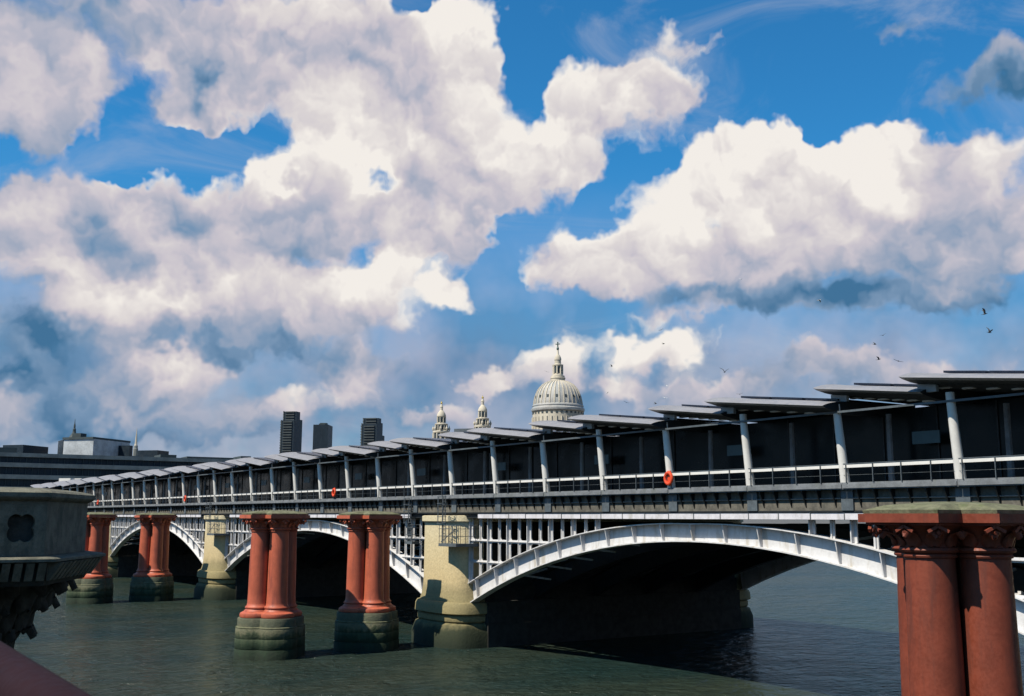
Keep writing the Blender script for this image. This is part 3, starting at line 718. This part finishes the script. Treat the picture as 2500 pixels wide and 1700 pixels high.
# ------------------------------------------------------------------ cathedral
DC = 668.; SC = DC/FPX
cc = at_depth(1363, 1266, DC); CZ = lambda y: EYE+(1268-y)*SC
gz = 4.6
ca_ = thing('cathedral', (cc.x, cc.y, gz), 'domed white stone cathedral with lantern, cross and two west towers behind the station', 'cathedral')
def cl_(prof): return [(r*SC, CZ(y)-gz) for r, y in prof]
MB().lathe(cl_([(70, 1240), (70, 1090), (66, 1088), (63, 1083), (63, 1010.5), (64.5, 1009)]), 64).build('drum', 'portland', ca_, 30)
for k in range(32):
    a = 2*math.pi*(k+.5)/32; r = 63*SC
    c_, s_ = math.cos(a), math.sin(a)
    w = MB().bar((c_*(r+.08), s_*(r+.08), CZ(1014.5)-gz), (c_*(r+.08), s_*(r+.08), CZ(1008.8)-gz), 1.35, .3, up=(c_, s_, 0)).build('window', 'roof_dark', ca_)
    MB().tube((c_*(r+.15)*math.cos(0), s_*(r+.15), CZ(1082)-gz), (c_*(r+.15), s_*(r+.15), CZ(1022)-gz), .55, n=6).build('pilaster', 'portland', ca_)
MB().lathe(cl_([(63, 1008), (65.5, 1006), (66.5, 1002), (66.2, 1000), (63.5, 998), (63, 995.5), (64, 994), (63, 991), (61, 989.5)]), 64).build('cornice', 'lead', ca_, 30)
dprof = [(60.5, 990), (60.2, 985), (59, 978), (57, 970), (54, 961), (50, 953), (45, 946), (39, 940), (32, 935.5), (26, 932.5), (20, 931)]
dm = MB().lathe(cl_(dprof), 64).build('dome', 'lead', ca_, 40)
for k in range(32):
    a = 2*math.pi*k/32; mb = MB()
    for (r0, y0), (r1, y1) in zip(dprof[:-1], dprof[1:]):
        mb.bar((r0*SC*math.cos(a), r0*SC*math.sin(a), CZ(y0)-gz), (r1*SC*math.cos(a), r1*SC*math.sin(a), CZ(y1)-gz), .75, .7, up=(math.cos(a), math.sin(a), .3))
    mb.build('dome_rib', 'portland', dm)
    a2 = a+math.pi/32
    for r, y in ((57.7, 972),):
        if k % 2 == 0: MB().bar((r*SC*math.cos(a2), r*SC*math.sin(a2), CZ(y+3.2)-gz), ((r-1)*SC*math.cos(a2), (r-1)*SC*math.sin(a2), CZ(y-3.2)-gz), 1.1, .8, up=(math.cos(a2), math.sin(a2), .3)).build('dome_window', 'roof_dark', dm)
lt = MB().lathe(cl_([(18, 933), (17.8, 926), (19, 924), (19, 922), (17, 921), (17, 917), (13.5, 916), (13, 913), (10, 912), (10, 893), (13.5, 891.5), (13.8, 889), (10, 888), (8.2, 887), (8, 878), (9, 877), (8.6, 873), (7, 868), (4.5, 864.5), (3, 862), (2.2, 852)]), 24).build('lantern', 'portland', ca_, 30)
for k in range(8):
    a = 2*math.pi*k/8
    MB().tube((11.8*SC*math.cos(a), 11.8*SC*math.sin(a), CZ(913)-gz), (11.8*SC*math.cos(a), 11.8*SC*math.sin(a), CZ(892)-gz), .5, n=7).build('lantern_column', 'portland', lt)
    a += math.pi/8
    MB().bar((10.2*SC*math.cos(a), 10.2*SC*math.sin(a), CZ(910)-gz), (10.2*SC*math.cos(a), 10.2*SC*math.sin(a), CZ(895)-gz), 1.0, .3, up=(math.cos(a), math.sin(a), 0)).build('lantern_window', 'roof_dark', lt)
MB().lathe(cl_([(1, 853), (2.6, 851), (3.2, 848), (2.6, 845), (1, 843)]), 14).build('ball', 'bronze', ca_, 40)
MB().box(-.3, .3, -.3, .3, CZ(846)-gz, CZ(831)-gz).bar((-1.3, -.8, CZ(836.5)-gz), (1.3, .8, CZ(836.5)-gz), .55).build('cross', 'bronze', ca_)
MB().box(-60, 62, -22, 22, 0, 30).box(-18, 18, -38, 38, 0, 30).build('nave', 'portland', ca_)
for px, pt in ((1074, 983), (1176, 969)):
    q = at_depth(px, 1266, 664)-cc; S2 = 664/FPX; off = Vector((q.x, q.y, 0))
    H = lambda y: EYE+(1268-(y+pt-983))*S2-gz
    tw = MB().lathe([(r*S2, H(y)) for r, y in ((17, 1230), (17, 1062), (21, 1060), (21, 1056), (14, 1054), (13.5, 1042), (16.5, 1040), (16.5, 1038), (9.5, 1036), (9, 1022), (11.5, 1020), (11.3, 1017), (9, 1011), (6, 1007), (3.6, 1004), (3.4, 997), (4.2, 996), (3, 992), (1.6, 988))], 20).build('west_tower', 'portland', ca_, 30); tw.location = off
    for (rr, y0, y1, nn, w) in ((20, 1086, 1061, 12, .55), (15, 1053, 1041, 12, .42), (10.4, 1035, 1021, 8, .38)):
        for k in range(nn):
            a = 2*math.pi*k/nn
            MB().tube((rr*S2*math.cos(a), rr*S2*math.sin(a), H(y0)), (rr*S2*math.cos(a), rr*S2*math.sin(a), H(y1)), w, n=6).build('tower_column', 'portland', tw)
    for (rr, y0, y1, nn, w) in ((17.1, 1086, 1066, 8, 2.2), (13.7, 1053, 1043, 8, 1.6), (9.2, 1034, 1024, 8, 1.2)):
        for k in range(nn):
            a = 2*math.pi*(k+.5)/nn; c_, s_ = math.cos(a), math.sin(a)
            MB().bar((rr*S2*c_, rr*S2*s_, H(y0)), (rr*S2*c_, rr*S2*s_, H(y1)), w, .3, up=(c_, s_, 0)).build('tower_opening', 'roof_dark', tw)
    for k in range(8):
        a = 2*math.pi*(k+.25)/8
        MB().lathe([(.25, H(1056)), (.7, H(1052)), (.75, H(1049)), (.3, H(1046)), (.12, H(1042))], 8, (20*S2*math.cos(a), 20*S2*math.sin(a), 0)).build('urn', 'portland', tw)
    MB().lathe([(.3, H(989)), (.75, H(987)), (.7, H(985)), (.2, H(983)), (.1, H(980))], 10).build('pinnacle', 'gilt', tw)

# ------------------------------------------------------------------ distant towers and blocks
def bald(px, ytop, dep):  # ground position and height of a thing seen at a pixel column
    p = at_depth(px, 1266, dep); return p, at_depth(px, ytop, dep).z-4.6
def barbican(px0, px1, ytop, dep, label, steps):
    p, h = bald((px0+px1)/2, ytop, dep); w = (px1-px0)/FPX*dep
    t = thing('residential_tower', (p.x, p.y, 4.6), label, 'tower', 'jagged balcony towers on the skyline'); t.rotation_euler.z = R_(-56+8)
    hw = w*.46
    for (a, b2, dz) in steps:
        xa, xb = -hw+2*hw*a, -hw+2*hw*b2; hh = h-dz
        MB().prism([(xa, -hw*.7), (xb, -hw*.7), (xb, hw*.7), (xa, hw*.7)], 0, hh).build('core', 'tower_glass', t)
        sl2 = MB(); z = 8; k = 0
        while z < hh-1:
            e = .9 if k % 1 == 0 else .4
            n2 = max(2, int((xb-xa)/4.2)); ww = (xb-xa)/n2
            for j in range(n2):
                c0 = xa+ww*j
                sl2.add([(c0+.2, -hw*.7, z), (c0+ww-.2, -hw*.7, z), (c0+ww*.72, -hw*.7-2.0, z), (c0+ww*.28, -hw*.7-2.0, z), (c0+.2, -hw*.7, z+1.5), (c0+ww-.2, -hw*.7, z+1.5), (c0+ww*.72, -hw*.7-2.3, z+1.7), (c0+ww*.28, -hw*.7-2.3, z+1.7)],
                        [(3, 2, 1, 0), (4, 5, 6, 7), (2, 3, 7, 6), (1, 2, 6, 5), (3, 0, 4, 7)])
            sl2.box(xb, xb+1.3, -hw*.5, hw*.5, z, z+1.3); sl2.box(xa-1.3, xa, -hw*.5, hw*.5, z, z+1.3)
            z += 3.1; k += 1
        sl2.build('balconies', 'tower_concrete', t)
        pr_ = MB()
        for j in range(int((xb-xa)/4.2)+1):
            xx = xa+(xb-xa)*j/max(1, int((xb-xa)/4.2)); pr_.box(xx-.4, xx+.4, -hw*.7-1.0, -hw*.7, 0, hh+random.uniform(0, 1.5))
        pr_.build('piers', 'tower_concrete', t)
    return t
barbican(679, 730, 1002, 1250, 'tall dark residential tower with jagged balconies, left of the three skyline towers', [(0, .3, 9), (.3, .75, 0), (.75, 1, 11)])
barbican(877, 936, 1019, 1200, 'dark residential tower with jagged balconies, right of the three skyline towers', [(0, .26, 19), (.26, .46, 5), (.46, .8, 0), (.8, 1, 7)])
p, h = bald(782, 1036, 900); t = thing('office_tower', (p.x, p.y, 4.6), 'plain dark blue slab tower between the two balcony towers', 'tower'); t.rotation_euler.z = R_(-56+20)
w = 56/FPX*900/2*.92
MB().box(-w, w, -w*.7, w*.7, 0, h).build('shaft', 'slab_dark', t)
fm = MB()
for k in range(14): fm.box(-w+2*w*k/13-.15, -w+2*w*k/13+.15, -w*.7-.35, -w*.7, 0, h)
fm.build('fins', 'roof_dark', t)
MB().box(-w*1.5, w*1.5, -w, w, 0, h-24).build('podium', 'slab_dark', t)
MB().box(-w*.6, w*.1, -w*.3, w*.3, h, h+2.2).box(w*.2, w*.6, -w*.3, w*.3, h, h+1.2).build('roof_plant', 'roof_dark', t)

# long banded office building on the far bank
A = at_depth(-60, 1266, 262); Bp = at_depth(640, 1266, 298)
d = (Bp-A); L_ = math.hypot(d.x, d.y); ang = math.atan2(d.y, d.x)
t = thing('office_building', (A.x, A.y, 4.6), 'long low office building with grey concrete bands behind the far end of the bridge', 'building'); t.rotation_euler.z = ang
hT = EYE+(1262-1106)/FPX*264-4.6
MB().box(.5, L_, .8, 26, 0, hT-.6).build('glazing', 'slab_dark', t)
for k, (zz0, zz1) in enumerate(((hT-1.0, hT), (hT-3.6, hT-2.5), (hT-6.6, hT-5.5), (hT-9.6, hT-8.5))):
    MB().box(0, L_+.4, 0, 26.5, zz0, zz1).build('floor_band', 'band_concrete', t)
    mu = MB()
    for j in range(48): mu.box(L_*j/48, L_*j/48+.14, .5, .8, zz0-1.9, zz0)
    mu.build('mullions', 'roof_dark', t)
for j, (a, b2, hh) in enumerate(((.05, .12, 1.6), (.62, .68, 1.1), (.72, .9, .8), (.93, .97, 1.4))):
    MB().box(L_*a, L_*b2, 6, 14, hT, hT+hh).build('roof_plant', 'roof_dark', t)
def block(name, px0, px1, ytop, dep, label, cat, m='pale_cladding', depth=14, rot=-50, bands=0, roof=None):
    p, h = bald((px0+px1)/2, ytop, dep); w = (px1-px0)/FPX*dep/2*.97
    t = thing(name, (p.x, p.y, 4.6), label, cat); t.rotation_euler.z = R_(rot)
    MB().box(-w, w, 0, depth, 0, h).build('wall', m, t)
    if bands:
        for k in range(bands):
            wn_ = MB()
            for j in range(9): wn_.box(-w+2*w*(j+.12)/9, -w+2*w*(j+.8)/9, -.06, .02, h-2.2-2.6*k, h-1.0-2.6*k)
            wn_.build('window_row', 'tower_glass', t)
    if roof: MB().box(-w-.4, w+.4, -.4, depth, h, h+roof).build('roof', 'roof_dark', t)
    return t, w, h
t, w, h = block('office_block', 118, 262, 1076, 430, 'pale office block with a dark flat roof on the skyline at left', 'building', bands=3, roof=.8)
MB().box(w*.5, w*.8, 2, 6, h+.8, h+2.6).build('roof_plant', 'roof_dark', t)
block('stair_block', 262, 275, 1087, 432, 'small dark box at the right end of the pale office block', 'building', 'slab_dark', 8)
block('dark_block', -20, 70, 1088, 520, 'dark low buildings at the far left edge of the skyline', 'building', 'slab_dark', 12, bands=1)
block('low_block', 317, 366, 1100, 470, 'low dark flat block below the white needle spire', 'building', 'slab_dark', 10)
p, h = bald(166.5, 1019, 520); t = thing('domed_spire', (p.x, p.y, 4.6), 'dark domed turret with a thin spire above the pale office block', 'spire')
k_ = 520/FPX
MB().lathe([(17*k_, h-(1075-1019)*k_), (17*k_, h-52*k_), (14*k_, h-49*k_), (9*k_, h-42*k_), (4.5*k_, h-35*k_), (4*k_, h-31*k_)], 16).build('dome', 'roof_dark', t, 30)
MB().lathe([(3.6*k_, h-31*k_), (3.8*k_, h-26*k_), (2.4*k_, h-24*k_), (2.2*k_, h-16*k_), (1.2*k_, h-12*k_), (.3*k_, h)], 10).build('lantern', 'roof_dark', t, 30)
MB().box(-6, 6, -6, 6, 0, h-55*k_).build('base', 'slab_dark', t)
p, h = bald(321, 1042, 560); t = thing('church_spire', (p.x, p.y, 4.6), 'slender white needle spire on the skyline', 'spire'); k_ = 560/FPX
MB().lathe([(4*k_, h-44*k_), (3.1*k_, h-40*k_), (1.5*k_, h-16*k_), (.3*k_, h)], 8).build('needle', 'portland', t)
MB().lathe([(6*k_, h-70*k_), (6*k_, h-52*k_), (5*k_, h-50*k_), (5*k_, h-44*k_)], 8).build('belfry', 'band_concrete', t)
MB().box(-4, 4, -4, 4, 0, h-70*k_).build('tower', 'band_concrete', t)
t, w, h = block('roof_cabin', 133, 157, 1168, 235, 'small white cabin just above the far end of the station roof', 'cabin', 'white_steel', 3); 
t, w, h = block('roof_hut', 163, 169, 1168, 235, 'narrow white hut right of the white cabin beyond the roof', 'cabin', 'white_steel', 3)
t, w, h = block('vent_housing', 1099, 1119, 1045, 150, 'small dark box behind the roof between the two cathedral towers', 'vent', 'iron_grey', 3)

# ------------------------------------------------------------------ gulls
def gull(px, py, dep, span, flap, head, m, label):
    mb = MB(); n = 8
    prof = [(-.20, .01, 0), (-.13, .03, 0), (-.02, .055, 0), (.08, .05, .005), (.14, .032, .015), (.19, .03, .02), (.23, .012, .012)]
    mb.loft([[(x*1.1, r*math.cos(2*math.pi*i/n), z+r*math.sin(2*math.pi*i/n)) for i in range(n)] for x, r, z in prof])
    for sg in (-1, 1):
        rows = []
        for s_, c0, c1 in ((.03, -.06, .10), (.18, -.05, .12), (.36, -.09, .06), (.5, -.13, -.09)):
            zz = (s_ if s_ < .2 else .2+(s_-.2)*.35)*math.tan(flap) if flap > 0 else s_*math.tan(flap)
            rows.append([(c0, sg*s_, zz+.01), (c1, sg*s_, zz+.02), (c1, sg*s_, zz), (c0, sg*s_, zz)])
        mb.loft(rows)
    mb.add([(-.20, -.015, 0), (-.20, .015, 0), (-.31, .06, 0), (-.31, -.06, 0), (-.2, -.015, .012), (-.2, .015, .012), (-.31, .06, .012), (-.31, -.06, .012)],
           [(0, 1, 2, 3), (7, 6, 5, 4), (1, 5, 6, 2), (2, 6, 7, 3), (3, 7, 4, 0)])
    o = mb.build('gull', m); tag(o, label, 'bird', 'gulls over the bridge')
    o.location = at_depth(px, py, dep); o.scale = (span*.72,)*3; o.rotation_euler = (random.uniform(-.4, .4), random.uniform(-.2, .2), head)
for a in [
 (2404, 767, 75, 1.1, 1.0, .6, 'gull_dark', 'largest dark gull, wings up, upper of two near the right edge'),
 (2415, 812, 80, 1.1, .9, 1.2, 'gull_dark', 'dark gull just below the largest one near the right edge'),
 (2343, 708, 170, 1.2, .3, 2.2, 'gull_white', 'pale gull high against the dark cloud base at right'),
 (2000, 733, 120, 1.2, -.3, .3, 'gull_white', 'white gull alone below the big right hand cloud'),
 (1809, 682, 190, 1.2, .3, 1.5, 'gull_white', 'tiny white gull on the underside of the big cloud'),
 (2156, 819, 130, 1.2, .4, 2.6, 'gull_dark', 'dark gull, highest of four left of the tallest roof panels'),
 (2135, 841, 115, 1.2, .5, .9, 'gull_dark', 'dark gull, second down of four left of the tallest roof panels'),
 (2145, 878, 105, 1.2, .6, .5, 'gull_dark', 'dark gull just above the roof, left of a flat winged gull'),
 (2193, 882, 100, 1.3, .12, 2.3, 'gull_dark', 'gliding gull with long flat wings just above the roof'),
 (1769, 909, 90, 1.2, .9, 2.0, 'gull_dark', 'dark gull with wings raised, alone right of the low white cloud'),
 (1614, 806, 150, 1.1, .3, 2.4, 'gull_dark', 'small dark gull at the top of the cloud behind the dome'),
 (1620, 840, 150, 1.1, .3, .4, 'gull_dark', 'small dark gull across the middle of the cloud right of the dome'),
 (1627, 941, 140, 1.0, -.2, 1.3, 'gull_white', 'pale gull, upper of two right of the dome above the roof'),
 (1624, 972, 140, 1.0, .3, 2.0, 'gull_white', 'pale gull, lower of two right of the dome above the roof'),
 (1600, 986, 125, 1.1, .5, 1.0, 'gull_dark', 'dark gull skimming the roof edge right of the dome'),
 (1529, 983, 140, 1.1, .3, 2.6, 'gull_dark', 'small dark gull close to the roof, nearest the dome on its right'),
 (1806, 963, 125, 1.1, .4, 2.3, 'gull_dark', 'small gull low over the roof below the gull with raised wings'),
 (1335, 908, 160, 1.1, .2, 2.5, 'gull_dark', 'small dark gull left of the dome lantern'),
 (1493, 894, 150, 1.1, .2, .7, 'gull_dark', 'small dark gull right of the dome lantern'),
 (1482, 960, 150, 1.0, .4, 1.7, 'gull_white', 'pale gull beside the right flank of the dome')]: gull(*a)
